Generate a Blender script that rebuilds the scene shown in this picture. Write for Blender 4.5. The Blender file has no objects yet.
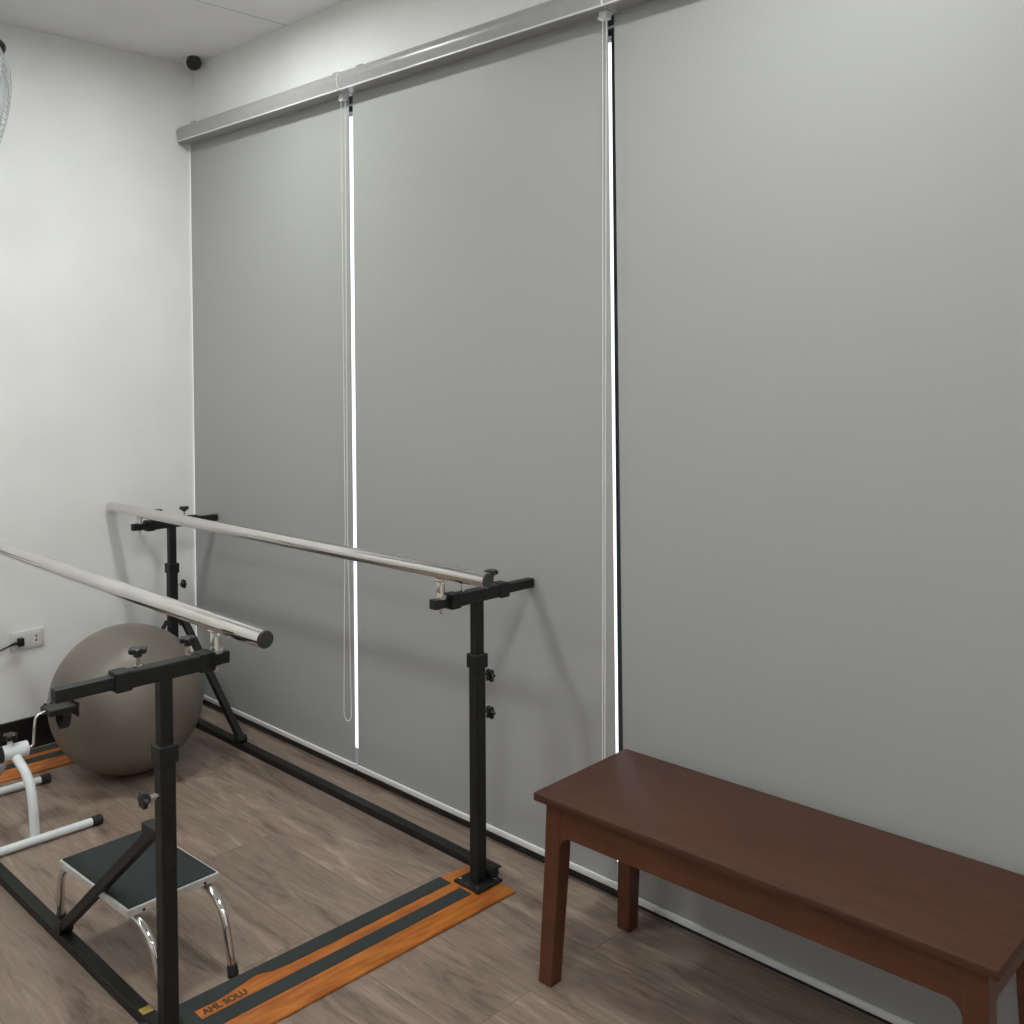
import bpy, bmesh, math, random
from mathutils import Vector, Matrix
random.seed(4)
C = bpy.context.scene.collection
PI = math.pi

# ------------------------------------------------------------ materials
def new_mat(name, col, rough=.5, metal=0., spec=.5):
    m = bpy.data.materials.new(name); m.use_nodes = True
    b = m.node_tree.nodes['Principled BSDF']
    b.inputs['Base Color'].default_value = (*col, 1)
    b.inputs['Roughness'].default_value = rough
    b.inputs['Metallic'].default_value = metal
    b.inputs['Specular IOR Level'].default_value = spec
    return m
def s2l(r, g, b):
    f = lambda c: (c/255/12.92) if c/255 <= .04045 else ((c/255+.055)/1.055)**2.4
    return (f(r), f(g), f(b))
def noisy(name, c1, c2, scale=20, rough=.5, metal=0., bump=0., stretch=(1, 1, 1), detail=6, spec=.5, rvar=0., lo=.35, hi=.65, bdist=.002):
    m = new_mat(name, c1, rough, metal, spec); nt = m.node_tree; N = nt.nodes; L = nt.links
    b = N['Principled BSDF']
    tc = N.new('ShaderNodeTexCoord'); mp = N.new('ShaderNodeMapping'); mp.inputs['Scale'].default_value = stretch
    L.new(tc.outputs['Object'], mp.inputs['Vector'])
    n = N.new('ShaderNodeTexNoise'); n.inputs['Scale'].default_value = scale; n.inputs['Detail'].default_value = detail
    L.new(mp.outputs['Vector'], n.inputs['Vector'])
    r = N.new('ShaderNodeValToRGB'); r.color_ramp.elements[0].color = (*c1, 1); r.color_ramp.elements[1].color = (*c2, 1)
    r.color_ramp.elements[0].position = lo; r.color_ramp.elements[1].position = hi
    L.new(n.outputs['Fac'], r.inputs['Fac']); L.new(r.outputs['Color'], b.inputs['Base Color'])
    if bump:
        bp = N.new('ShaderNodeBump'); bp.inputs['Strength'].default_value = bump; bp.inputs['Distance'].default_value = bdist
        L.new(n.outputs['Fac'], bp.inputs['Height']); L.new(bp.outputs['Normal'], b.inputs['Normal'])
    if rvar:
        mr = N.new('ShaderNodeMapRange'); mr.inputs['To Min'].default_value = rough-rvar; mr.inputs['To Max'].default_value = rough+rvar
        L.new(n.outputs['Fac'], mr.inputs['Value']); L.new(mr.outputs['Result'], b.inputs['Roughness'])
    return m

M = {}
M['wall'] = noisy('wall_paint', (.80, .805, .79), (.84, .845, .83), 3, .65, bump=.05)
M['ceiling'] = noisy('ceiling_paint', (.80, .80, .81), (.84, .84, .85), 4, .8)
M['joint'] = new_mat('joint_dark', (.25, .25, .24), .8)
M['blackbase'] = noisy('black_skirting', (.008, .008, .009), (.014, .013, .013), 12, .35)
M['blind'] = noisy('blind_fabric', (.345, .35, .342), (.36, .365, .357), 900, .5, bump=.12, detail=2, spec=.45, bdist=.0004)
M['head'] = noisy('headbox_grey', (.335, .335, .335), (.355, .355, .355), 30, .28, spec=.5)
M['whiteplastic'] = new_mat('white_plastic', (.72, .73, .73), .35)
M['rail_white'] = new_mat('rail_white', (.70, .71, .73), .35)
M['chain'] = new_mat('chain_plastic', (.78, .78, .74), .35)
M['blackmetal'] = noisy('black_powder_coat', (.006, .0065, .0065), (.012, .0125, .012), 60, .5, bump=.06, spec=.35)
M['blackplastic'] = new_mat('black_plastic', (.01, .01, .01), .35)
M['rubber'] = noisy('black_rubber', (.012, .012, .012), (.02, .02, .02), 80, .8)
M['chrome'] = noisy('brushed_steel', (.70, .68, .65), (.74, .72, .69), 8, .11, 1., rvar=.03)
M['zinc'] = new_mat('zinc', (.75, .73, .68), .2, 1.)
M['capgrey'] = new_mat('cap_dark', (.03, .03, .03), .5)
M['orange'] = noisy('orange_stained_wood', s2l(138, 72, 20), s2l(186, 112, 42), 9, .42, stretch=(9, 1, 1), bump=.08, spec=.4, detail=8, rvar=.08, lo=.3, hi=.7)
M['strip'] = noisy('anti_slip_strip', (.012, .019, .018), (.024, .033, .031), 300, .85, bump=.35)
M['ink'] = new_mat('black_ink', (.035, .018, .009), .6)
M['brass'] = new_mat('brass_yellow', (.45, .33, .08), .4, .6)
M['mat'] = noisy('stool_rubber_mat', (.005, .009, .010), (.012, .018, .019), 250, .75, bump=.3)
M['alu'] = noisy('aluminium_edge', (.62, .63, .62), (.72, .73, .72), 40, .35, .6)
M['bluewhite'] = new_mat('white_enamel', (.66, .69, .70), .35)
M['cream'] = new_mat('socket_plastic', (.66, .66, .62), .4)
M['hole'] = new_mat('dark_hole', (.02, .02, .02), .7)
M['winframe'] = new_mat('window_frame_black', (.012, .013, .015), .4)
M['fangrey'] = new_mat('fan_grey', (.45, .48, .49), .4)
M['outside'] = noisy('exterior_ground', (.5, .5, .5), (.6, .6, .6), 2, .9)

def bench_wood(name, c1, c2, rough):
    return noisy(name, c1, c2, 5, rough, stretch=(1.2, 9, 9), bump=.04, spec=.4, detail=8, rvar=.05, lo=.25, hi=.75)
M['bench_top'] = bench_wood('bench_dark_brown', s2l(60, 33, 21), s2l(78, 45, 30), .5)
M['bench_leg'] = bench_wood('bench_red_brown', s2l(72, 42, 26), s2l(98, 56, 35), .42)

# glass
g = new_mat('window_glass', (.95, .97, .97), .02); g.node_tree.nodes['Principled BSDF'].inputs['Transmission Weight'].default_value = 1
g.node_tree.nodes['Principled BSDF'].inputs['IOR'].default_value = 1.02
M['glass'] = g
# translucent fan blade
fb = new_mat('fan_blade', (.55, .62, .63), .2); fb.node_tree.nodes['Principled BSDF'].inputs['Transmission Weight'].default_value = .4
M['fanblade'] = fb
e = bpy.data.materials.new('lamp_diffuser'); e.use_nodes = True
eb = e.node_tree.nodes['Principled BSDF']; eb.inputs['Base Color'].default_value = (.9, .9, .9, 1)
eb.inputs['Emission Color'].default_value = (.975, 1, .985, 1); eb.inputs['Emission Strength'].default_value = 1.
M['lamp'] = e
LAMP = eb.inputs['Emission Strength']
M['lamp_spot'] = e.copy(); LAMP2 = M['lamp_spot'].node_tree.nodes['Principled BSDF'].inputs['Emission Strength']

# floor planks
def floor_mat():
    m = new_mat('wood_look_floor', (.2, .16, .13), .42, spec=.4); nt = m.node_tree; N = nt.nodes; L = nt.links; b = N['Principled BSDF']
    geo = N.new('ShaderNodeTexCoord'); mp = N.new('ShaderNodeMapping'); mp.inputs['Location'].default_value = (10.62, 4.823, 0)
    L.new(geo.outputs['Object'], mp.inputs['Vector'])
    br = N.new('ShaderNodeTexBrick'); br.inputs['Scale'].default_value = 1; br.inputs['Brick Width'].default_value = 1.2
    br.inputs['Row Height'].default_value = .242; br.inputs['Mortar Size'].default_value = .0016; br.inputs['Mortar Smooth'].default_value = .3
    br.inputs['Color1'].default_value = (0, 0, 0, 1); br.inputs['Color2'].default_value = (1, 1, 1, 1); br.inputs['Mortar'].default_value = (.5, .5, .5, 1)
    br.offset = .5; br.inputs['Bias'].default_value = 0
    L.new(mp.outputs['Vector'], br.inputs['Vector'])
    # per-plank offset of the grain
    off = N.new('ShaderNodeVectorMath'); off.operation = 'SCALE'; off.inputs['Scale'].default_value = 13.7
    L.new(br.outputs['Color'], off.inputs[0])
    add = N.new('ShaderNodeVectorMath'); add.operation = 'ADD'
    L.new(geo.outputs['Object'], add.inputs[0]); L.new(off.outputs['Vector'], add.inputs[1])
    m1 = N.new('ShaderNodeMapping'); m1.inputs['Scale'].default_value = (.95, 5.8, 1); L.new(add.outputs['Vector'], m1.inputs['Vector'])
    n1 = N.new('ShaderNodeTexNoise'); n1.inputs['Scale'].default_value = 2.5; n1.inputs['Detail'].default_value = 9; n1.inputs['Roughness'].default_value = .62; n1.inputs['Distortion'].default_value = 1.6
    L.new(m1.outputs['Vector'], n1.inputs['Vector'])
    m2 = N.new('ShaderNodeMapping'); m2.inputs['Scale'].default_value = (4, 45, 1); L.new(add.outputs['Vector'], m2.inputs['Vector'])
    n2 = N.new('ShaderNodeTexNoise'); n2.inputs['Scale'].default_value = 3; n2.inputs['Detail'].default_value = 6
    L.new(m2.outputs['Vector'], n2.inputs['Vector'])
    mixf = N.new('ShaderNodeMix'); mixf.inputs[0].default_value = .26
    L.new(n1.outputs['Fac'], mixf.inputs[2]); L.new(n2.outputs['Fac'], mixf.inputs[3])
    r = N.new('ShaderNodeValToRGB'); el = r.color_ramp.elements
    el[0].position = .34; el[0].color = (*s2l(98, 82, 72), 1); el[1].position = .68; el[1].color = (*s2l(166, 150, 134), 1)
    x = el.new(.45); x.color = (*s2l(128, 111, 99), 1); x = el.new(.56); x.color = (*s2l(142, 124, 111), 1)
    L.new(mixf.outputs[0], r.inputs['Fac'])
    # plank tint
    tint = N.new('ShaderNodeMapRange'); tint.inputs['To Min'].default_value = .93; tint.inputs['To Max'].default_value = 1.05
    L.new(br.outputs['Color'], tint.inputs['Value'])
    mul = N.new('ShaderNodeVectorMath'); mul.operation = 'SCALE'; L.new(r.outputs['Color'], mul.inputs[0]); L.new(tint.outputs['Result'], mul.inputs['Scale'])
    mx = N.new('ShaderNodeMix'); mx.data_type = 'RGBA'
    mf = N.new('ShaderNodeMath'); mf.operation = 'MULTIPLY'; mf.inputs[1].default_value = .6; L.new(br.outputs['Fac'], mf.inputs[0]); L.new(mf.outputs[0], mx.inputs[0]); L.new(mul.outputs['Vector'], mx.inputs[6]); mx.inputs[7].default_value = (*s2l(84, 70, 60), 1)
    L.new(mx.outputs[2], b.inputs['Base Color'])
    rr = N.new('ShaderNodeMapRange'); rr.inputs['To Min'].default_value = .34; rr.inputs['To Max'].default_value = .5
    L.new(n1.outputs['Fac'], rr.inputs['Value']); L.new(rr.outputs['Result'], b.inputs['Roughness'])
    bp = N.new('ShaderNodeBump'); bp.inputs['Strength'].default_value = .12; bp.inputs['Distance'].default_value = .001
    L.new(mixf.outputs[0], bp.inputs['Height']); L.new(bp.outputs['Normal'], b.inputs['Normal'])
    return m
M['floor'] = floor_mat()

# exercise ball: fine moulded rings about a tilted axis
def ball_mat():
    m = new_mat('ball_vinyl', s2l(108, 102, 92), .38, spec=.5); nt = m.node_tree; N = nt.nodes; L = nt.links; b = N['Principled BSDF']
    tc = N.new('ShaderNodeTexCoord'); sx = N.new('ShaderNodeSeparateXYZ'); L.new(tc.outputs['Object'], sx.inputs['Vector'])
    a = N.new('ShaderNodeMath'); a.operation = 'MULTIPLY'; a.inputs[1].default_value = 2*PI/.013; L.new(sx.outputs['Z'], a.inputs[0])
    s = N.new('ShaderNodeMath'); s.operation = 'SINE'; L.new(a.outputs[0], s.inputs[0])
    bp = N.new('ShaderNodeBump'); bp.inputs['Strength'].default_value = .07; bp.inputs['Distance'].default_value = .0012
    L.new(s.outputs[0], bp.inputs['Height']); L.new(bp.outputs['Normal'], b.inputs['Normal'])
    n = N.new('ShaderNodeTexNoise'); n.inputs['Scale'].default_value = 6; L.new(tc.outputs['Object'], n.inputs['Vector'])
    r = N.new('ShaderNodeValToRGB'); r.color_ramp.elements[0].color = (*s2l(100, 94, 84), 1); r.color_ramp.elements[1].color = (*s2l(118, 110, 99), 1)
    L.new(n.outputs['Fac'], r.inputs['Fac']); L.new(r.outputs['Color'], b.inputs['Base Color'])
    return m
M['ball'] = ball_mat()

# ------------------------------------------------------------ mesh helpers
def bm_new(): return bmesh.new()
def box(bm, x0, x1, y0, y1, z0, z1, mat=None, bev=0.):
    t = bmesh.new()
    bmesh.ops.create_cube(t, size=1, matrix=Matrix.Translation(((x0+x1)/2, (y0+y1)/2, (z0+z1)/2)) @ Matrix.Diagonal((abs(x1-x0), abs(y1-y0), abs(z1-z0), 1)))
    if bev: bmesh.ops.bevel(t, geom=t.edges[:], offset=bev, segments=2, profile=.5, affect='EDGES')
    if mat is not None: bmesh.ops.transform(t, matrix=mat, verts=t.verts)
    merge(bm, t); return bm
def merge(bm, t):
    me = bpy.data.meshes.new('tmp'); t.to_mesh(me); t.free(); bm.from_mesh(me); bpy.data.meshes.remove(me)
def frame_of(d):
    d = d.normalized(); up = Vector((0, 0, 1)) if abs(d.z) < .95 else Vector((1, 0, 0))
    a = d.cross(up).normalized(); return a, a.cross(d).normalized()
def tube(bm, pts, r, n=14, caps=True, sq=False):
    """round tube (or square bar of half width r) through pts, parallel transport"""
    pts = [Vector(p) for p in pts]; rs = r if isinstance(r, (list, tuple)) else [r]*len(pts)
    T = []
    for i in range(len(pts)):
        d = (pts[min(i+1, len(pts)-1)]-pts[max(i-1, 0)]).normalized(); T.append(d)
    a, b = frame_of(T[0]); rings = []
    for i, p in enumerate(pts):
        if i:
            q = T[i-1].rotation_difference(T[i]); a = q @ a; b = q @ b
        if sq: ring = [bm.verts.new(p+a*sx*rs[i]+b*sy*rs[i]) for sx, sy in ((1, 1), (-1, 1), (-1, -1), (1, -1))]
        else: ring = [bm.verts.new(p+a*math.cos(2*PI*k/n)*rs[i]+b*math.sin(2*PI*k/n)*rs[i]) for k in range(n)]
        rings.append(ring)
    k = len(rings[0])
    for i in range(len(rings)-1):
        for j in range(k):
            bm.faces.new((rings[i][j], rings[i][(j+1) % k], rings[i+1][(j+1) % k], rings[i+1][j]))
    if caps: bm.faces.new(rings[0][::-1]); bm.faces.new(rings[-1])
    return bm
def prism(bm, poly, axis, a0, a1):
    """extrude 2D poly along axis ('x': poly=(y,z), 'y': poly=(x,z), 'z': poly=(x,y))"""
    def P(u, v, t): return {'x': (t, u, v), 'y': (u, t, v), 'z': (u, v, t)}[axis]
    A = [bm.verts.new(P(u, v, a0)) for u, v in poly]; B = [bm.verts.new(P(u, v, a1)) for u, v in poly]
    n = len(poly); bm.faces.new(A); bm.faces.new(B[::-1])
    for i in range(n): bm.faces.new((A[i], B[i], B[(i+1) % n], A[(i+1) % n]))
    return bm
def sphere(bm, c, r, seg=24, sc=(1, 1, 1)):
    bmesh.ops.create_uvsphere(bm, u_segments=seg, v_segments=seg//2, radius=r, matrix=Matrix.Translation(c) @ Matrix.Diagonal((*sc, 1))); return bm
def obj(name, bm, mat, parent=None, smooth=None, bev=0.):
    bmesh.ops.recalc_face_normals(bm, faces=bm.faces)
    me = bpy.data.meshes.new(name); bm.to_mesh(me); bm.free()
    me.materials.append(M[mat] if isinstance(mat, str) else mat)
    o = bpy.data.objects.new(name, me); C.objects.link(o)
    if smooth:
        for p in me.polygons: p.use_smooth = True
        me.set_sharp_from_angle(angle=math.radians(smooth))
    if bev:
        md = o.modifiers.new('Bevel', 'BEVEL'); md.width = bev; md.segments = 2; md.limit_method = 'ANGLE'
    if parent:
        o.parent = parent
        o.matrix_parent_inverse = WM(parent).inverted()
    return o
def WM(o):
    m = Matrix.LocRotScale(o.location, o.rotation_euler, o.scale)
    if o.parent: m = WM(o.parent) @ o.matrix_parent_inverse @ m
    return m
def thing(name, label, cat, loc=(0, 0, 0), rotz=0., group=None):
    o = bpy.data.objects.new(name, None); C.objects.link(o); o.empty_display_size = .05
    o.location = loc; o.rotation_euler = (0, 0, rotz); o['label'] = label; o['category'] = cat
    if group: o['group'] = group
    return o
def tag(o, label, cat, group=None):
    o['label'] = label; o['category'] = cat
    if group: o['group'] = group
    return o
def struct(name, bm, mat, parent=None, **k):
    o = obj(name, bm, mat, parent, **k)
    if not parent: o['kind'] = 'structure'
    return o

# ------------------------------------------------------------ room shell
RX, RY, CZ = 5.7, -4.3, 2.935
WY = .03
struct('floor', box(bm_new(), -.15, RX+.15, RY-.15, .13, -.12, 0), 'floor')
ce = struct('ceiling', box(bm_new(), -.15, RX+.15, RY-.15, .15, CZ, CZ+.12), 'ceiling')
# hairline joints between the ceiling boards
for x in (.78, 2.0, 3.22, 4.44): obj('board_joint', box(bm_new(), x-.0012, x+.0012, RY, WY, CZ-.0006, CZ+.001), 'joint', ce)
obj('board_joint', box(bm_new(), 0, RX, -2.4512, -2.4488, CZ-.0008, CZ+.001), 'joint', ce)
struct('wall_left', box(bm_new(), -.15, 0, RY-.15, .15, 0, CZ), 'wall')
struct('wall_right', box(bm_new(), RX, RX+.15, RY, .15, 0, CZ), 'wall')
struct('wall_front', box(bm_new(), 0, RX, RY-.15, RY, 0, CZ), 'wall')
w = bm_new(); box(w, 0, RX, WY, .15, 2.60, CZ); struct('wall_back', w, 'wall')
# window behind the blinds: black frame, panes
wf = bm_new()
box(wf, 0, RX, .085, .13, .0, .045); box(wf, 0, RX, .085, .13, 2.54, 2.60)
prism(wf, [(2.428, .045), (2.49, .045), (2.46, 2.54), (2.398, 2.54)], 'y', .085, .13)
for x0, x1 in ((3.75, 3.80), (4.95, 5.0)): box(wf, x0, x1, .085, .13, .045, 2.54)
wo = struct('window_1', wf, 'winframe')
wr = bm_new(); box(wr, .0, RX, .0845, .0852, 2.562, 2.570); obj('frame_seam', wr, 'alu', wo)
for a, b in ((0, 2.40), (2.462, 3.75), (3.80, 4.95), (5.0, RX)):
    obj('pane', box(bm_new(), a, b, .104, .110, .045, 2.54), 'glass', wo)
struct('baseboard_back', box(bm_new(), 0, RX, WY, .085, 0, .050), 'blackbase', bev=.002)
struct('baseboard_left', box(bm_new(), 0, .014, RY, WY, 0, .128), 'blackbase', bev=.002)
struct('baseboard_right', box(bm_new(), RX-.014, RX, RY, WY, 0, .128), 'blackbase')
struct('baseboard_front', box(bm_new(), .014, RX-.014, RY, RY+.014, 0, .128), 'blackbase')

# ------------------------------------------------------------ roller blinds
def headbox_profile():
    P = [(.028, 2.575), (-.052, 2.575)]
    for k in range(9):
        a = PI*1.08 - k*(PI*.58)/8
        P.append((-.022+.039*math.cos(a)-.0, 2.613+.036*math.sin(a)))
    P += [(.028, 2.649)]
    return P
def blind(x0, x1, dxl, dxr, zr, label, chain_x=None, chain_z=.3, splay=.016, belly=.040):
    """x0,x1 headbox ends; dxl,dxr = (top x, bottom x) of left/right fabric edge; zr = top of bottom rail"""
    t = thing('roller_blind', label, 'blind', ((x0+x1)/2, .015, zr), 0, 'grey roller blinds along the window wall')
    obj('headbox', prism(bm_new(), headbox_profile(), 'x', x0, x1), 'head', t, smooth=35)
    lp = bm_new(); box(lp, x0, x1, -.0575, -.052, 2.573, 2.5785, bev=.001); obj('headbox_lip', lp, 'whiteplastic', t)
    f = bm_new()
    zt, zb = 2.576, zr
    n = 24; rows = []
    for i in range(n+1):
        s = i/n; z = zt+(zb-zt)*s; xl = dxl[0]+(dxl[1]-dxl[0])*s; xr = dxr[0]+(dxr[1]-dxr[0])*s
        rows.append([(xl+(xr-xl)*q/10, z) for q in range(11)])
    for yy in (.0146, .0154):
        V = [[f.verts.new((x, yy+.0012*math.sin(x*5+z*2)*math.sin(z*1.2)*0, z)) for x, z in r] for r in rows]
        for i in range(n):
            for k in range(10): f.faces.new((V[i][k], V[i][k+1], V[i+1][k+1], V[i+1][k]))
        if yy < .015: V0 = V
    for i in range(n):
        f.faces.new((V0[i][0], V0[i+1][0], V[i+1][0], V[i][0])); f.faces.new((V0[i][10], V[i][10], V[i+1][10], V0[i+1][10]))
    obj('fabric', f, 'blind', t)
    r = bm_new(); box(r, dxl[1], dxr[1], .0085, .0215, zr-.019, zr+.0005, bev=.003); rl = obj('bottom_rail', r, 'rail_white', t, smooth=40)
    for xx in (dxl[1], dxr[1]):
        sgn = 1 if xx == dxr[1] else -1
        obj('rail_end_cap', box(bm_new(), xx-.001, xx+sgn*.003, .008, .022, zr-.0195, zr+.001, bev=.001), 'whiteplastic', rl)
    # end caps of the headbox
    for xx, s in ((x0, -1), (x1, 1)):
        obj('end_cap', prism(bm_new(), [(y*1.0-.0015, 2.613+(z-2.613)*1.03) for y, z in headbox_profile()], 'x', xx-.0025 if s < 0 else xx-.0005, xx+.0005 if s < 0 else xx+.0025), 'whiteplastic', t, smooth=35)
    # mounting clips on top
    for xx in (x0+.09, x1-.05):
        obj('mounting_clip', box(bm_new(), xx-.018, xx+.018, -.030, .028, 2.6485, 2.655, bev=.001), 'head', t)
    if chain_x is not None:
        h = bm_new(); box(h, chain_x-.016, chain_x+.014, -.020, .004, 2.552, 2.576, bev=.003); hs = obj('chain_housing', h, 'whiteplastic', t)
        tr = bm_new(); tube(tr, [(chain_x-.017+.032*k/8, -.021, 2.559-.010*math.sin(PI*k/8)) for k in range(9)], .0022, 8); obj('housing_rim', tr, 'whiteplastic', hs, smooth=40)
        c = bm_new(); L = []
        zt = 2.556; y = -.012
        def strand(s):
            out = []
            for i in range(61):
                u = i/60; z = zt+(chain_z+.03-zt)*u
                w_ = splay*(1-u)**.8 + .003 + belly*max(0, (u-.70)/.30)**.8
                out.append(Vector((chain_x+.001+s*w_*.5-.005*u, y+s*.001, z)))
            return out
        A = strand(-1); B = strand(1)
        a, b = A[-1], B[-1]; mid = (a+b)/2; rad = (b-a).length/2
        arc = [Vector((mid.x-rad*math.cos(PI*k/12), y, mid.z-1.3*rad*math.sin(PI*k/12))) for k in range(1, 12)]
        path = A+arc+B[::-1]
        tube(c, path, .0007, 5, caps=False)
        # beads
        acc = 0; nxt = 0
        for p, q in zip(path, path[1:]):
            l = (q-p).length
            while nxt <= acc+l:
                pt = p+(q-p)*((nxt-acc)/l)
                bmesh.ops.create_icosphere(c, subdivisions=1, radius=.0024, matrix=Matrix.Translation(pt)); nxt += .0062
            acc += l
        obj('bead_chain', c, 'chain', t, smooth=80)
    return t
blind(.018, 1.232, (.004, .004), (1.206, 1.212), .055, 'grey roller blind in the far corner beside the white wall, narrow and leftmost', chain_x=1.205, chain_z=.222, splay=.020)
blind(1.236, 2.474, (1.229, 1.231), (2.441, 2.474), .055, 'middle grey roller blind, hanging behind the bead chain loop and the parallel bars', chain_x=2.450, chain_z=.33, splay=.009, belly=.004)
blind(2.478, 5.66, (2.464, 2.503), (5.68, 5.68), .041, 'widest grey roller blind behind the brown wooden bench, right of the bright slit')

# ------------------------------------------------------------ parallel bars
pb = thing('parallel_bars', 'black framed physiotherapy parallel bars with two steel handrails on orange wooden planks', 'parallel bars', (1.2, -.7, 0))
def star_knob(bm, c, d, r=.021, th=.013):
    """lobed clamp knob with its axis along d"""
    d = Vector(d).normalized(); a, b = frame_of(d); c = Vector(c); rings = []
    for t_, k in ((-th/2, .86), (-th/3, 1), (th/3, 1), (th/2, .8)):
        ring = []
        for i in range(36):
            an = 2*PI*i/36; rr = r*k*(1+.16*math.cos(6*an)); ring.append(bm.verts.new(c+d*t_+a*rr*math.cos(an)+b*rr*math.sin(an)))
        rings.append(ring)
    for i in range(3):
        for j2 in range(36): bm.faces.new((rings[i][j2], rings[i][(j2+1) % 36], rings[i+1][(j2+1) % 36], rings[i+1][j2]))
    bm.faces.new(rings[0]); bm.faces.new(rings[-1])
def knob(c, d, parent, stem=.03, r=.021):
    d = Vector(d).normalized(); c = Vector(c)
    bm = bm_new(); star_knob(bm, c+d*stem, d, r); tube(bm, [c+d*(stem-.014), c+d*stem], r*.5, 12)
    k = obj('clamp_knob', bm, 'blackplastic', parent, smooth=35)
    return k
def stem_(c, d, parent, stem=.03):
    d = Vector(d).normalized(); c = Vector(c)
    bm = bm_new(); tube(bm, [c-d*.002, c+d*(stem-.012)], .0045, 10); tube(bm, [c-d*.002, c+d*.006], .008, 6)
    return obj('threaded_stem', bm, 'zinc', parent, smooth=35)

PY0, PY1 = -1.335, -.158       # plank ends
def plank(x0, lettering):
    # cross-section: flat top, long bevel towards +x, small one towards -x
    P = [(x0+.004, 0), (x0, .004), (x0+.002, .022), (x0+.006, .024), (x0+.142, .024), (x0+.196, .008), (x0+.199, .004), (x0+.197, 0)]
    b = bm_new(); prism(b, P, 'y', PY0, PY1)
    # the end facing the blinds is chamfered
    for v in b.verts:
        if abs(v.co.y-PY1) < 1e-5 and v.co.z > .006: v.co.y -= .022*(v.co.z/.024)
    pl = obj('base_plank', b, 'orange', pb)
    def strip(a, c, edge=None):
        y0, y1 = PY0+.004, -.285
        s = bm_new(); n = 60; A = []; B = []
        for i in range(n+1):
            y = y0+(y1-y0)*i/n; xr = c
            if edge: xr = c-edge(y)
            A.append((a, y)); B.append((xr, y))
        prism(s, A+B[::-1], 'z', .0238, .0256)
        return obj('anti_slip_strip', s, 'strip', pl)
    def worn(y):           # the tape is torn away beside the lettering
        return .022*math.exp(-((y+.935)/.035)**2) + .004*math.exp(-((y+.87)/.02)**2) + (.010*math.exp(-((y+.99)/.03)**2)) + .0008*math.sin(y*90)
    strip(x0+.002, x0+.052, worn if lettering else None); strip(x0+.093, x0+.141)
    if lettering:
        # small dark block where the band ends beside the post
        box_ = bm_new(); box(box_, x0+.04, x0+.098, PY0+.004, -1.115, .0238, .0252); obj('anti_slip_patch', box_, 'strip', pl)
        cu = bpy.data.curves.new('lettering', 'FONT'); cu.body = 'AHL SOLU'; cu.size = .031; cu.extrude = .0003; cu.offset = .0011
        cu.space_character = 1.0
        to = bpy.data.objects.new('tmp', cu); C.objects.link(to)
        bpy.context.view_layer.update()
        dg = bpy.context.evaluated_depsgraph_get()
        me = bpy.data.meshes.new_from_object(to.evaluated_get(dg)); bpy.data.objects.remove(to)
        w_ = max(v.co.x for v in me.vertices); sc = .118/w_
        # reading direction +y, letter tops towards -x
        me.transform(Matrix.Translation((x0+.081, -1.102, .0243)) @ Matrix(((0, -1, 0, 0), (1, 0, 0, 0), (0, 0, 1, 0), (0, 0, 0, 1))) @ Matrix.Diagonal((sc, 1.0, 1, 1)))
        me.materials.append(M['ink'])
        lo = bpy.data.objects.new('lettering', me); C.objects.link(lo); lo.parent = pl; lo.matrix_parent_inverse = WM(pl).inverted()
    return pl
plank(2.030, True); plank(.092, False)

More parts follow.
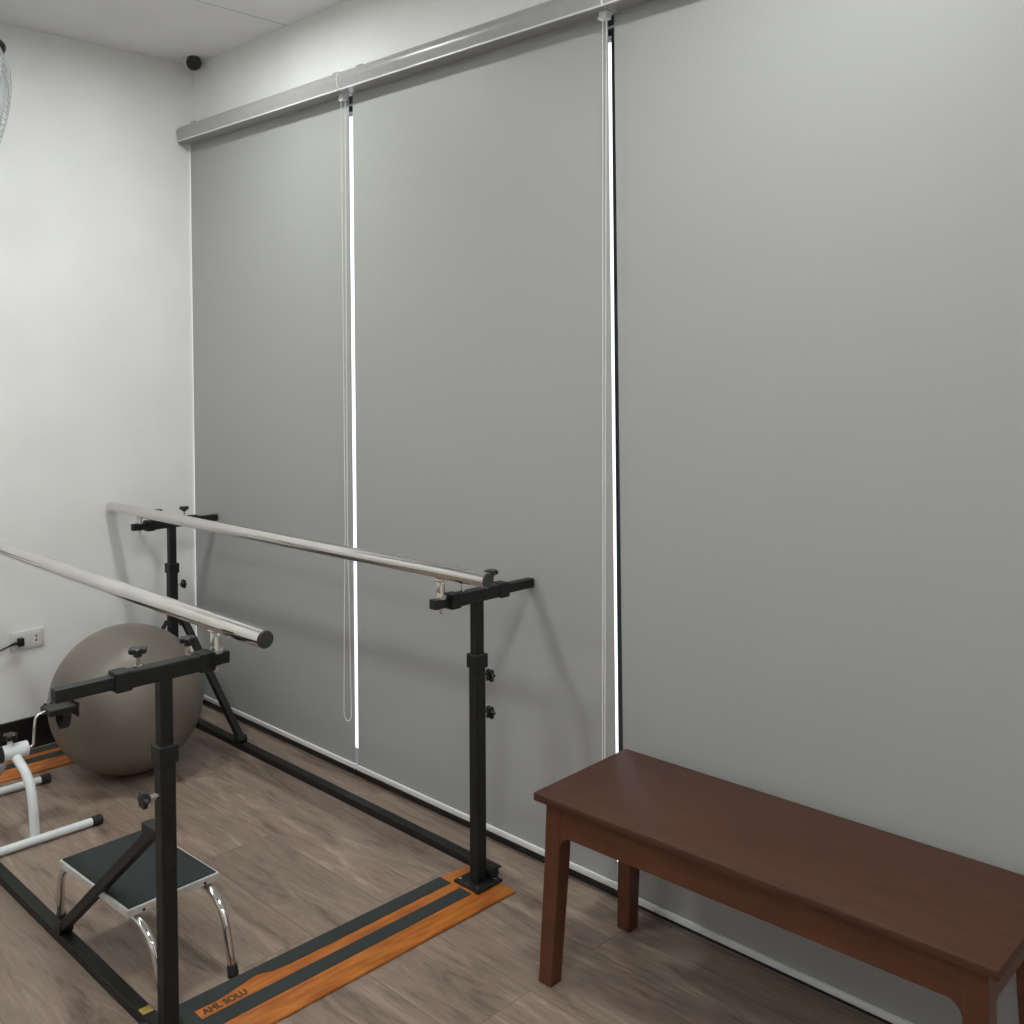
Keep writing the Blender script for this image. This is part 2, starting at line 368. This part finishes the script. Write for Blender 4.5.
def upright(x, y, out, brace=0, z_knobs=(.636, .523)):
    """out = +1: clamp side towards the blinds, -1: towards the room"""
    bp = bm_new(); box(bp, x-.052, x+.052, y-.052, y+.052, .024, .031, bev=.001)
    pt = obj('base_plate', bp, 'blackmetal', pb)
    for sx in (-.038, .038):
        for sy in (-.038, .038):
            bo = bm_new(); tube(bo, [(x+sx, y+sy, .030), (x+sx, y+sy, .036)], .006, 6); obj('bolt', bo, 'zinc', pt, smooth=30)
    lug = bm_new(); tube(lug, [(x-.02, y+out*.04, .045), (x+.03, y+out*.04, .045)], .017, 14); obj('hinge_lug', lug, 'blackmetal', pt, smooth=35)
    o = bm_new(); box(o, x-.0185, x+.0185, y-.0185, y+.0185, .031, .69, bev=.004)
    ot = obj('outer_post', o, 'blackmetal', pb)
    i_ = bm_new(); box(i_, x-.0152, x+.0152, y-.0152, y+.0152, .65, .872, bev=.003); obj('inner_post', i_, 'blackmetal', pb)
    c_ = bm_new(); box(c_, x-.0232, x+.0232, y-.0232, y+.0232, .672, .714, bev=.003); obj('collar', c_, 'blackmetal', ot)
    for z in z_knobs:
        st = stem_((x, y+out*.0185, z), (0, out, 0), ot, .034); knob((x, y+out*.0185, z), (0, out, 0), ot, .034, .018)
    # crossbar
    zc = .889 if out > 0 else .882
    ya, yb = sorted((y-out*(.175 if out > 0 else .160), y+out*.245 if out < 0 else .0125))
    inn = bm_new(); box(inn, x-.014, x+.014, ya, yb, zc-.014, zc+.014, bev=.002)
    cb = obj('crossbar', inn, 'blackmetal', pb)
    s = bm_new(); box(s, x-.0185, x+.0185, y-.112, y+.112, zc-.0185, zc+.0185, bev=.003); sl = obj('crossbar_sleeve', s, 'blackmetal', cb)
    for sg in (-1, 1):
        e_ = bm_new(); box(e_, x-.0222, x+.0222, y+sg*.100-.019, y+sg*.100+.019, zc-.0222, zc+.0222, bev=.004); obj('sleeve_collar', e_, 'blackmetal', cb)
        kk = y+sg*.06
        stem_((x, kk, zc+.0185), (0, 0, 1), cb, .040); knob((x, kk, zc+.0185), (0, 0, 1), cb, .040, .019 if sg == out else .017)
    # chrome fork that carries the rail
    yr = y-out*(.143 if out > 0 else .131)
    bf = bm_new()
    tube(bf, [(x, yr, zc+.013), (x, yr, zc+.020)], .017, 16); tube(bf, [(x, yr, zc+.018), (x, yr, zc+.052)], [.0115, .009], 14)
    tube(bf, [(x, yr, zc+.016), (x, yr, zc-.032)], .004, 8); tube(bf, [(x, yr, zc-.014), (x, yr, zc-.020)], .010, 6)
    for sg in (-1, 1): box(bf, x-.008, x+.008, yr+sg*.009-.0015, yr+sg*.009+.0015, zc+.03, zc+.07, bev=.001)
    box(bf, x-.016, x+.016, yr-.012, yr+.012, zc+.062, zc+.0715, bev=.001)
    obj('rail_bracket', bf, 'zinc', cb, smooth=35)
    return ot
XF, XR = 2.134, .200
YF, YN = -.222, -1.205
upright(XF, YF, 1); upright(XF, YN, -1, z_knobs=(.60,)); upright(XR, YF+.02, 1, z_knobs=(.615,)); upright(XR, YN, -1, z_knobs=(.60,))
# handrails
def handrail(a, b):
    a, b = Vector(a), Vector(b); d = (b-a).normalized()
    bm = bm_new(); tube(bm, [a, b], .021, 32); h = obj('handrail', bm, 'chrome', pb, smooth=35)
    for p, s in ((a, -1), (b, 1)):
        c_ = bm_new(); tube(c_, [p-d*s*.002, p+d*s*.003], .0195, 28); tube(c_, [p+d*s*.001, p+d*s*.0045], [.019, .017], 28); obj('end_cap', c_, 'capgrey' if s > 0 else 'whiteplastic', h, smooth=35)
    return h
handrail((.020, -.388, .962), (2.325, -.362, .982))
handrail((.07, -1.065, .957), (2.348, -1.073, .967))
# floor rails between the planks
for y, name in ((-.128, 'far'), (-1.194, 'near')):
    r = bm_new(); box(r, .22, 2.025, y-.0175, y+.0175, .001, .026, bev=.002); fr = obj('frame_rail', r, 'blackmetal', pb)
    if name == 'near': obj('end_plug', box(bm_new(), 1.985, 2.012, y-.014, y+.014, .0255, .030, bev=.003), 'brass', fr)
    for x in (.155, 2.068): obj('fixing_tab', box(bm_new(), x-.055, x+.055, y-.016, y+.016, .024, .029, bev=.001), 'blackmetal', fr)
# diagonal braces
def brace(a, b, w=.013):
    bm = bm_new(); tube(bm, [a, b], w, sq=True); o = obj('brace', bm, 'blackmetal', pb, bev=.002)
    for p in (a, b):
        p = Vector(p); obj('pivot', tube(bm_new(), [p+Vector((0, -.019, 0)), p+Vector((0, .019, 0))], .017, 14), 'blackmetal', o, smooth=35)
brace((2.062, -1.195, .487), (1.512, -1.194, .040)); brace((.232, -.165, .46), (.640, -.135, .040))
bm = bm_new(); tube(bm, [(.175, -.215, .46), (.13, -.42, .10), (.13, -.43, .03)], .009, 10); obj('brace', bm, 'blackmetal', pb, smooth=40)
# fixing of the brace on the near post
box_ = bm_new(); box(box_, 2.040, 2.110, -1.220, -1.190, .484, .508, bev=.003); obj('brace_clamp', box_, 'blackmetal', pb)

# ------------------------------------------------------------ exercise ball
b = bm_new(); sphere(b, (0, 0, 0), .283, 96)
ball = obj('exercise_ball', b, 'ball', smooth=180)
ball.location = (.516, -.553, .283); ball.rotation_euler = (math.radians(28), math.radians(32), 0)
tag(ball, 'large dark taupe inflatable exercise ball resting on the floor between the parallel bars', 'exercise ball')
v = bm_new(); tube(v, [(0, 0, .2815), (0, 0, .2845)], .008, 20)
vo = bpy.data.meshes.new('valve_plug'); bmesh.ops.recalc_face_normals(v, faces=v.faces); v.to_mesh(vo); v.free(); vo.materials.append(M['capgrey'])
vob = bpy.data.objects.new('valve_plug', vo); C.objects.link(vob); vob.parent = ball; vob.rotation_euler = (math.radians(150), 0, 0)

# ------------------------------------------------------------ step stool
st = thing('step_stool', 'low single step stool with black rubber top and bent chrome legs', 'step stool', (1.72, -1.08, 0))
CR = [(1.512, -1.200), (1.912, -1.200), (1.868, -.928), (1.500, -.985)]
# squared-up rectangle that best fits the measured corners
cx = sum(p[0] for p in CR)/4; cy = sum(p[1] for p in CR)/4
ang = .036; hx, hy = .192, .128
RT = Matrix.Translation((1.703, -1.071, 0)) @ Matrix.Rotation(ang, 4, 'Z')
top = bm_new(); box(top, -hx, hx, -hy, hy, .210, .230, RT, bev=.002); tp = obj('step_platform', top, 'alu', st)
mt = bm_new(); box(mt, -hx+.006, hx-.006, -hy+.006, hy-.006, .2285, .2325, RT, bev=.001); obj('rubber_mat', mt, 'mat', tp)
for y in (-.085, .085):
    for s in (-1, 1):
        c0 = RT @ Vector((s*(hx-.001), y, .217)); c1 = RT @ Vector((s*(hx+.002), y, .217)); obj('rivet', tube(bm_new(), [c0, c1], .0038, 10), 'hole', tp, smooth=35)
for sx in (-1, 1):
    for sy in (-1, 1):
        xo = hx-.010; ys = sy*.100; ye = -.085 if sy < 0 else .104
        P = [(sx*(xo-.06), ys, .199)]
        for k in range(11):
            a = k/10*math.radians(84); P.append((sx*(xo-.022+.108*math.sin(a)), ys+(ye-ys)*.5*k/10, .101+.098*math.cos(a)))
        P += [(sx*(xo+.097), ys+(ye-ys)*.8, .06), (sx*(xo+.106), ye, .02)]
        bm = bm_new(); tube(bm, [RT @ Vector(p) for p in P], .0105, 16); lg = obj('leg', bm, 'chrome', st, smooth=40)
        q = RT @ Vector((sx*(xo+.110), ye, 0)); q2 = RT @ Vector((sx*(xo+.1035), ye, .030))
        bm = bm_new(); tube(bm, [q, q+(q2-q)*.15, q2], [.0135, .0145, .013], 16); obj('rubber_foot', bm, 'rubber', lg, smooth=40)
for sx in (-1, 1):
    bm = bm_new(); box(bm, sx*(hx-.065)-.006, sx*(hx-.065)+.006, -.108, .108, .190, .211, RT); obj('leg_crosspiece', bm, 'blackmetal', st)

# ------------------------------------------------------------ pedal exerciser
pe = thing('pedal_exerciser', 'white tubular floor pedal exerciser with black foot caps beside the ball', 'pedal exerciser', (.65, -1.03, 0))
EY = -1.035
def foot(x, ya, yb, r=.0135):
    bm = bm_new(); tube(bm, [(x, ya, r+.003), (x, yb, r+.003)], r, 18); f_ = obj('foot_tube', bm, 'bluewhite', pe, smooth=40)
    for y, s in ((ya, -1), (yb, 1)):
        bm = bm_new(); tube(bm, [(x, y-s*.006, r+.003), (x, y+s*.026, r+.003), (x, y+s*.030, r+.003)], [.0165, .0165, .012], 18); obj('foot_cap', bm, 'rubber', f_, smooth=40)
foot(.888, -1.235, -.848); foot(.405, -1.235, -.836)
bm = bm_new()
P = [(.875, EY, .02), (.868, EY, .08), (.858, EY, .14), (.84, EY, .185), (.808, EY-.004, .222), (.768, EY-.009, .246), (.733, EY-.012, .262)]
tube(bm, P, .0155, 18); obj('front_leg', bm, 'bluewhite', pe, smooth=40)
bm = bm_new(); tube(bm, [(.733, EY-.012, .262), (.68, EY-.006, .245), (.62, EY, .215), (.53, EY, .13), (.45, EY, .05), (.410, EY, .018)], .014, 18); obj('rear_leg', bm, 'bluewhite', pe, smooth=40)
hc = Vector((.733, EY-.012, .272))
bm = bm_new(); tube(bm, [hc+Vector((0, -.040, 0)), hc+Vector((0, .042, 0))], .026, 24); hs = obj('crank_housing', bm, 'bluewhite', pe, smooth=40)
bm = bm_new(); tube(bm, [hc+Vector((0, -.046, 0)), hc+Vector((0, -.039, 0))], .028, 24); obj('housing_washer', bm, 'rubber', hs, smooth=40)
bm = bm_new(); tube(bm, [hc+Vector((0, -.012, .02)), hc+Vector((0, -.012, .042))], [.012, .006], 12); ts = obj('tension_stem', bm, 'bluewhite', hs, smooth=40)
bm = bm_new(); star_knob(bm, hc+Vector((0, -.012, .053)), (0, 0, 1), .022, .02); obj('tension_knob', bm, 'blackplastic', hs, smooth=35)
def crank(s, up):
    o = hc+Vector((0, s*.04, 0)); u = up
    P = [o, o+Vector((0, s*.018, .001*u)), o+Vector((0, s*.024, .008*u)), o+Vector((-.002*u, s*.028, .06*u)), o+Vector((-.004*u, s*.033, .092*u)), o+Vector((-.004*u, s*.041, .103*u)), o+Vector((-.004*u, s*.066, .108*u))]
    bm = bm_new(); tube(bm, P, .0048, 12); obj('crank_arm', bm, 'zinc', pe, smooth=60)
    p = P[-1]
    bm = bm_new(); y0, y1 = sorted((p.y-s*.002, p.y+s*.098)); box(bm, p.x-.042, p.x+.042, y0, y1, p.z-.012, p.z+.010, bev=.004)
    for k in range(4): box(bm, p.x-.044, p.x-.040, y0+.012+.022*k, y0+.022+.022*k, p.z-.012, p.z+.014)
    pd = obj('pedal', bm, 'blackplastic', pe)
    bm = bm_new(); ye = p.y+s*.094; box(bm, p.x-.05, p.x+.05, ye-.003, ye+.003, p.z-.030, p.z+.022, bev=.002); obj('pedal_guard', bm, 'blackplastic', pd)
    bm = bm_new()
    pts = [(p.x+.04*math.cos(PI*k/12), p.z-.012-.062*math.sin(PI*k/12)) for k in range(13)]
    inner = [(p.x+.037*math.cos(PI*k/12), p.z-.012-.059*math.sin(PI*k/12)) for k in range(13)]
    yy = p.y+s*.06
    prism(bm, pts+inner[::-1], 'y', yy-.013, yy+.013); obj('pedal_strap', bm, 'rubber', pd, smooth=50)
crank(1, 1); crank(-1, -1)

# ------------------------------------------------------------ bench
BH = .490
bn = thing('bench', 'long dark brown wooden bench standing against the grey blinds', 'bench', (3.12, -.22, 0), math.radians(.9))
BM = Matrix.Translation((3.112, -.2235, 0)) @ Matrix.Rotation(math.radians(1.6), 4, 'Z')
bl, bw = .556, .197
t = bm_new(); box(t, -bl, bl, -bw, bw, BH-.021, BH, BM, bev=.0035); obj('seat', t, 'bench_top', bn, smooth=35)
lw = .048; ins = .026
def leg(sx, sy):
    X = sx*(bl-ins-lw/2); Y = sy*(bw-ins+.006-lw/2); lb = lw*.88
    bm = bm_new(); ring = []
    zs = [(0, lb), (.30, lw*.97), (BH-.021, lw)]
    for z, w_ in zs:
        # outer faces stay plumb-ish: taper from the inner side
        k_ = (1-z/(BH-.021))**1.3; ox = X+sx*.022*k_; oy = Y+sy*.013*k_
        ring.append([bm.verts.new(BM @ Vector((ox+a*w_/2, oy+b_*w_/2, z))) for a, b_ in ((-1, -1), (1, -1), (1, 1), (-1, 1))])
    for i in range(len(ring)-1):
        for k in range(4): bm.faces.new((ring[i][k], ring[i][(k+1) % 4], ring[i+1][(k+1) % 4], ring[i+1][k]))
    bm.faces.new(ring[0][::-1]); bm.faces.new(ring[-1])
    return obj('leg', bm, 'bench_leg', bn, bev=.003)
for sx in (-1, 1):
    for sy in (-1, 1): leg(sx, sy)
AH = .078
def apron(p0, p1, along, off, th=.02):
    """board with rounded haunches running down at both ends"""
    zt = BH-.021; zb = zt-AH; R = .038
    P = [(p0, zt), (p0, zb-R)]
    for k in range(7): a = k/6*PI/2; P.append((p0+R*.8*(1-math.cos(a)), zb-R+R*math.sin(a)))
    for k in range(7): a = k/6*PI/2; P.append((p1-R*.8*(1-math.sin(a)), zb-R+R*math.cos(a)))
    P += [(p1, zt)]
    bm = bm_new(); prism(bm, P, along, off-th/2, off+th/2)
    bmesh.ops.transform(bm, matrix=BM, verts=bm.verts)
    return obj('apron', bm, 'bench_leg', bn)
ex = bl-ins-lw+.005
for sy in (-1, 1): apron(-ex, ex, 'y', sy*(bw-ins-.006))
ey = bw-ins+.006-lw+.006
for sx in (-1, 1): apron(-ey, ey, 'x', sx*(bl-ins-.012))

# ------------------------------------------------------------ wall socket with plug
so = thing('wall_socket', 'white double wall socket with a black plug pushed in, above the black skirting', 'wall socket', (0, -.737, .41))
bm = bm_new(); box(bm, .0, .009, -.803, -.670, .413, .489, bev=.003); obj('face_plate', bm, 'cream', so, smooth=40)
for y in (-.770, -.703):
    bm = bm_new(); box(bm, .008, .0105, y-.022, y+.022, .424, .478, bev=.001); sk = obj('outlet', bm, 'cream', so)
    for z in (.460, .443): obj('outlet_hole', box(bm_new(), .0103, .0109, y-.003, y+.003, z-.0045, z+.0045), 'hole', sk)
pg = thing('power_cord', 'black power cord plugged into the left outlet of the wall socket', 'cord', (.02, -.77, .45))
bm = bm_new(); box(bm, .0112, .036, -.781, -.757, .433, .466, bev=.004); obj('plug', bm, 'blackplastic', pg, smooth=40)
bm = bm_new(); tube(bm, [(.028, -.780, .450), (.034, -.800, .449), (.036, -.82, .444), (.037, -.86, .432), (.038, -.95, .38), (.04, -1.05, .25), (.05, -1.15, .08), (.06, -1.22, .0055), (.07, -1.5, .0055), (.12, -1.9, .0055)], [.006, .0055, .004, .0038, .0038, .0038, .0038, .0038, .0038, .0038], 10); obj('cable', bm, 'blackplastic', pg, smooth=60)

# ------------------------------------------------------------ security camera in the ceiling corner
sc_ = thing('security_camera', 'small black round security camera in the ceiling corner above the blinds', 'camera', (.10, -.03, CZ))
bm = bm_new(); tube(bm, [(.088, -.025, CZ), (.088, -.025, CZ-.006), (.095, -.022, CZ-.012)], [.036, .036, .018], 28); obj('mounting_base', bm, 'whiteplastic', sc_, smooth=40)
dv = (Vector((4.0, -2.2, 1.4))-Vector((.125, -.030, 2.912))).normalized()
c0 = Vector((.123, -.027, 2.9115))
bm = bm_new(); tube(bm, [c0-dv*.060, c0-dv*.02, c0-dv*.004], [.024, .034, .035], 28); obj('camera_body', bm, 'whiteplastic', sc_, smooth=40)
bm = bm_new(); tube(bm, [c0-dv*.008, c0+dv*.012, c0+dv*.022, c0+dv*.025], [.0335, .0335, .029, .020], 28); obj('camera_face', bm, 'blackplastic', sc_, smooth=40)
bm = bm_new(); tube(bm, [c0+dv*.024, c0+dv*.027], .010, 20); obj('lens', bm, 'hole', sc_, smooth=40)

# ------------------------------------------------------------ wall fan (only its edge is in the picture)
fn = thing('wall_fan', 'grey wall fan with black motor high on the white wall at the left edge', 'fan', (.0, -1.1, 2.5))
FC = Vector((.25, -.970, 2.500)); nd = Vector((.52, .80, -.28)).normalized(); fa, fb_ = frame_of(nd); R_ = .268
def ringpts(c, r, n=48): return [c+fa*r*math.cos(2*PI*k/n)+fb_*r*math.sin(2*PI*k/n) for k in range(n+1)]
bm = bm_new(); tube(bm, ringpts(FC, R_), .006, 8, caps=False); tube(bm, ringpts(FC-nd*.03, R_*.98), .003, 6, caps=False)
for k in range(60):
    d = fa*math.cos(2*PI*k/60)+fb_*math.sin(2*PI*k/60)
    tube(bm, [FC+d*R_, FC+d*R_*.8+nd*.04, FC+d*.05+nd*.065], .0014, 5); tube(bm, [FC+d*R_, FC+d*R_*.85-nd*.05, FC+d*.06-nd*.075], .0014, 5)
for rr in (.2, .15, .1): tube(bm, ringpts(FC+nd*(.05 if rr < .2 else .038), rr*R_/.235), .0012, 5, caps=False)
obj('guard', bm, 'fangrey', fn, smooth=60)
bm = bm_new(); tube(bm, [FC+nd*.062, FC+nd*.07], [.055, .045], 28); obj('guard_badge', bm, 'fangrey', fn, smooth=40)
bl_ = bm_new()
for q in range(3):
    a0 = q*2*PI/3; V = []
    for i in range(9):
        row = []
        for k in range(7):
            rad = .03+(R_-.055)*k/6; an = a0+(i/8)*1.6-.25*k/6
            row.append(bl_.verts.new(FC+(fa*math.cos(an)+fb_*math.sin(an))*rad+nd*(.02-.035*i/8)))
        V.append(row)
    for i in range(8):
        for k in range(6): bl_.faces.new((V[i][k], V[i+1][k], V[i+1][k+1], V[i][k+1]))
tube(bl_, [FC-nd*.01, FC+nd*.03], .032, 20)
bo = obj('blades', bl_, 'fanblade', fn, smooth=60); md = bo.modifiers.new('Solidify', 'SOLIDIFY'); md.thickness = .002
bm = bm_new(); m0 = FC-nd*.075; tube(bm, [m0, m0-nd*.02, m0-nd*.09, m0-nd*.12], [.05, .062, .062, .04], 28); obj('motor', bm, 'blackplastic', fn, smooth=40)
bm = bm_new(); sphere(bm, (.17, -.875, 2.785), .040, 24, (1, 1, .9)); obj('tilt_joint', bm, 'blackplastic', fn, smooth=60)
bm = bm_new(); tube(bm, [(.17, -.875, 2.785), (.10, -.93, 2.80), (.0, -1.02, 2.78)], .014, 12); obj('support_arm', bm, 'blackplastic', fn, smooth=50)
mm = m0-nd*.06
bm = bm_new(); tube(bm, [mm, mm+Vector((0, 0, -.10)), Vector((.10, mm.y, mm.z-.14)), Vector((.02, mm.y, mm.z-.16))], .018, 14); obj('swivel_arm', bm, 'blackplastic', fn, smooth=50)
bm = bm_new(); box(bm, 0, .04, mm.y-.05, mm.y+.05, mm.z-.26, mm.z-.06, bev=.01); obj('wall_bracket', bm, 'fangrey', fn, smooth=40)

# ------------------------------------------------------------ ceiling lights
def panel(x, y, label, s=.26):
    t = thing('ceiling_light', label, 'light', (x, y, CZ), 0, 'square LED panels in the ceiling')
    f = bm_new()
    for a, b_, c, d in ((-s/2-.012, s/2+.012, -s/2-.012, -s/2), (-s/2-.012, s/2+.012, s/2, s/2+.012), (-s/2-.012, -s/2, -s/2, s/2), (s/2, s/2+.012, -s/2, s/2)):
        box(f, x+a, x+b_, y+c, y+d, CZ-.010, CZ+.0)
    obj('frame', f, 'whiteplastic', t)
    obj('diffuser', box(bm_new(), x-s/2, x+s/2, y-s/2, y+s/2, CZ-.007, CZ-.001), 'lamp', t)
panel(3.25, -2.0, 'square ceiling LED panel above the middle of the room')
panel(1.2, -2.0, 'square ceiling LED panel nearest the white wall')
panel(1.2, -3.6, 'square ceiling LED panel near the front wall, white wall side')
panel(4.9, -3.3, 'square ceiling LED panel nearest the right wall')
def downlight(x, y, label, r=.07):
    t = thing('downlight', label, 'light', (x, y, CZ), 0, 'round downlights along the window wall')
    b = bm_new(); n = 40
    P = [(r, CZ-.001), (r+.004, CZ-.010), (r+.016, CZ-.008), (r+.020, CZ-.0005)]
    rg = [[b.verts.new((x+q*math.cos(2*PI*k/n), y+q*math.sin(2*PI*k/n), z)) for k in range(n)] for q, z in P]
    for i in range(3):
        for k in range(n): b.faces.new((rg[i][k], rg[i][(k+1) % n], rg[i+1][(k+1) % n], rg[i+1][k]))
    obj('ring', b, 'whiteplastic', t, smooth=40)
    obj('diffuser', tube(bm_new(), [(x, y, CZ-.006), (x, y, CZ-.001)], r, 40), 'lamp_spot', t, smooth=40)
downlight(1.02, -.72, 'round ceiling downlight nearest the far corner')
downlight(3.15, -.72, 'round ceiling downlight over the bench')
downlight(5.1, -.72, 'round ceiling downlight nearest the right wall')
LAMP.default_value = 92.; LAMP2.default_value = 375.

# ------------------------------------------------------------ world: overcast daylight
wd = bpy.data.worlds.new('World'); bpy.context.scene.world = wd; wd.use_nodes = True
bg = wd.node_tree.nodes['Background']; bg.inputs['Color'].default_value = (.90, .94, 1, 1); bg.inputs['Strength'].default_value = 2.2

# ------------------------------------------------------------ camera
cam = bpy.data.cameras.new('Camera'); co = bpy.data.objects.new('Camera', cam); C.objects.link(co)
f_, cyy, yaw, pitch, roll = 1008.071, 392.805, 2.34538861, .0308769660, .00355221670
fw = Vector((math.cos(yaw)*math.cos(pitch), math.sin(yaw)*math.cos(pitch), -math.sin(pitch)))
rt = Vector((math.sin(yaw), -math.cos(yaw), 0)); dn = fw.cross(rt)
rt2 = math.cos(roll)*rt+math.sin(roll)*dn; dn2 = -math.sin(roll)*rt+math.cos(roll)*dn
R3 = Matrix((rt2, -dn2, -fw)).transposed()
co.matrix_world = Matrix.Translation((4.289, -2.272, 1.58)) @ R3.to_4x4()
cam.sensor_width = 36; cam.lens = f_/1024*36
cam.shift_y = -(512-cyy)/1024
cam.clip_start = .05
bpy.context.scene.camera = co
vs = bpy.context.scene.view_settings
vs.view_transform = 'Standard'; vs.look = 'None'; vs.gamma = 1; vs.use_curve_mapping = False; vs.exposure = -.27
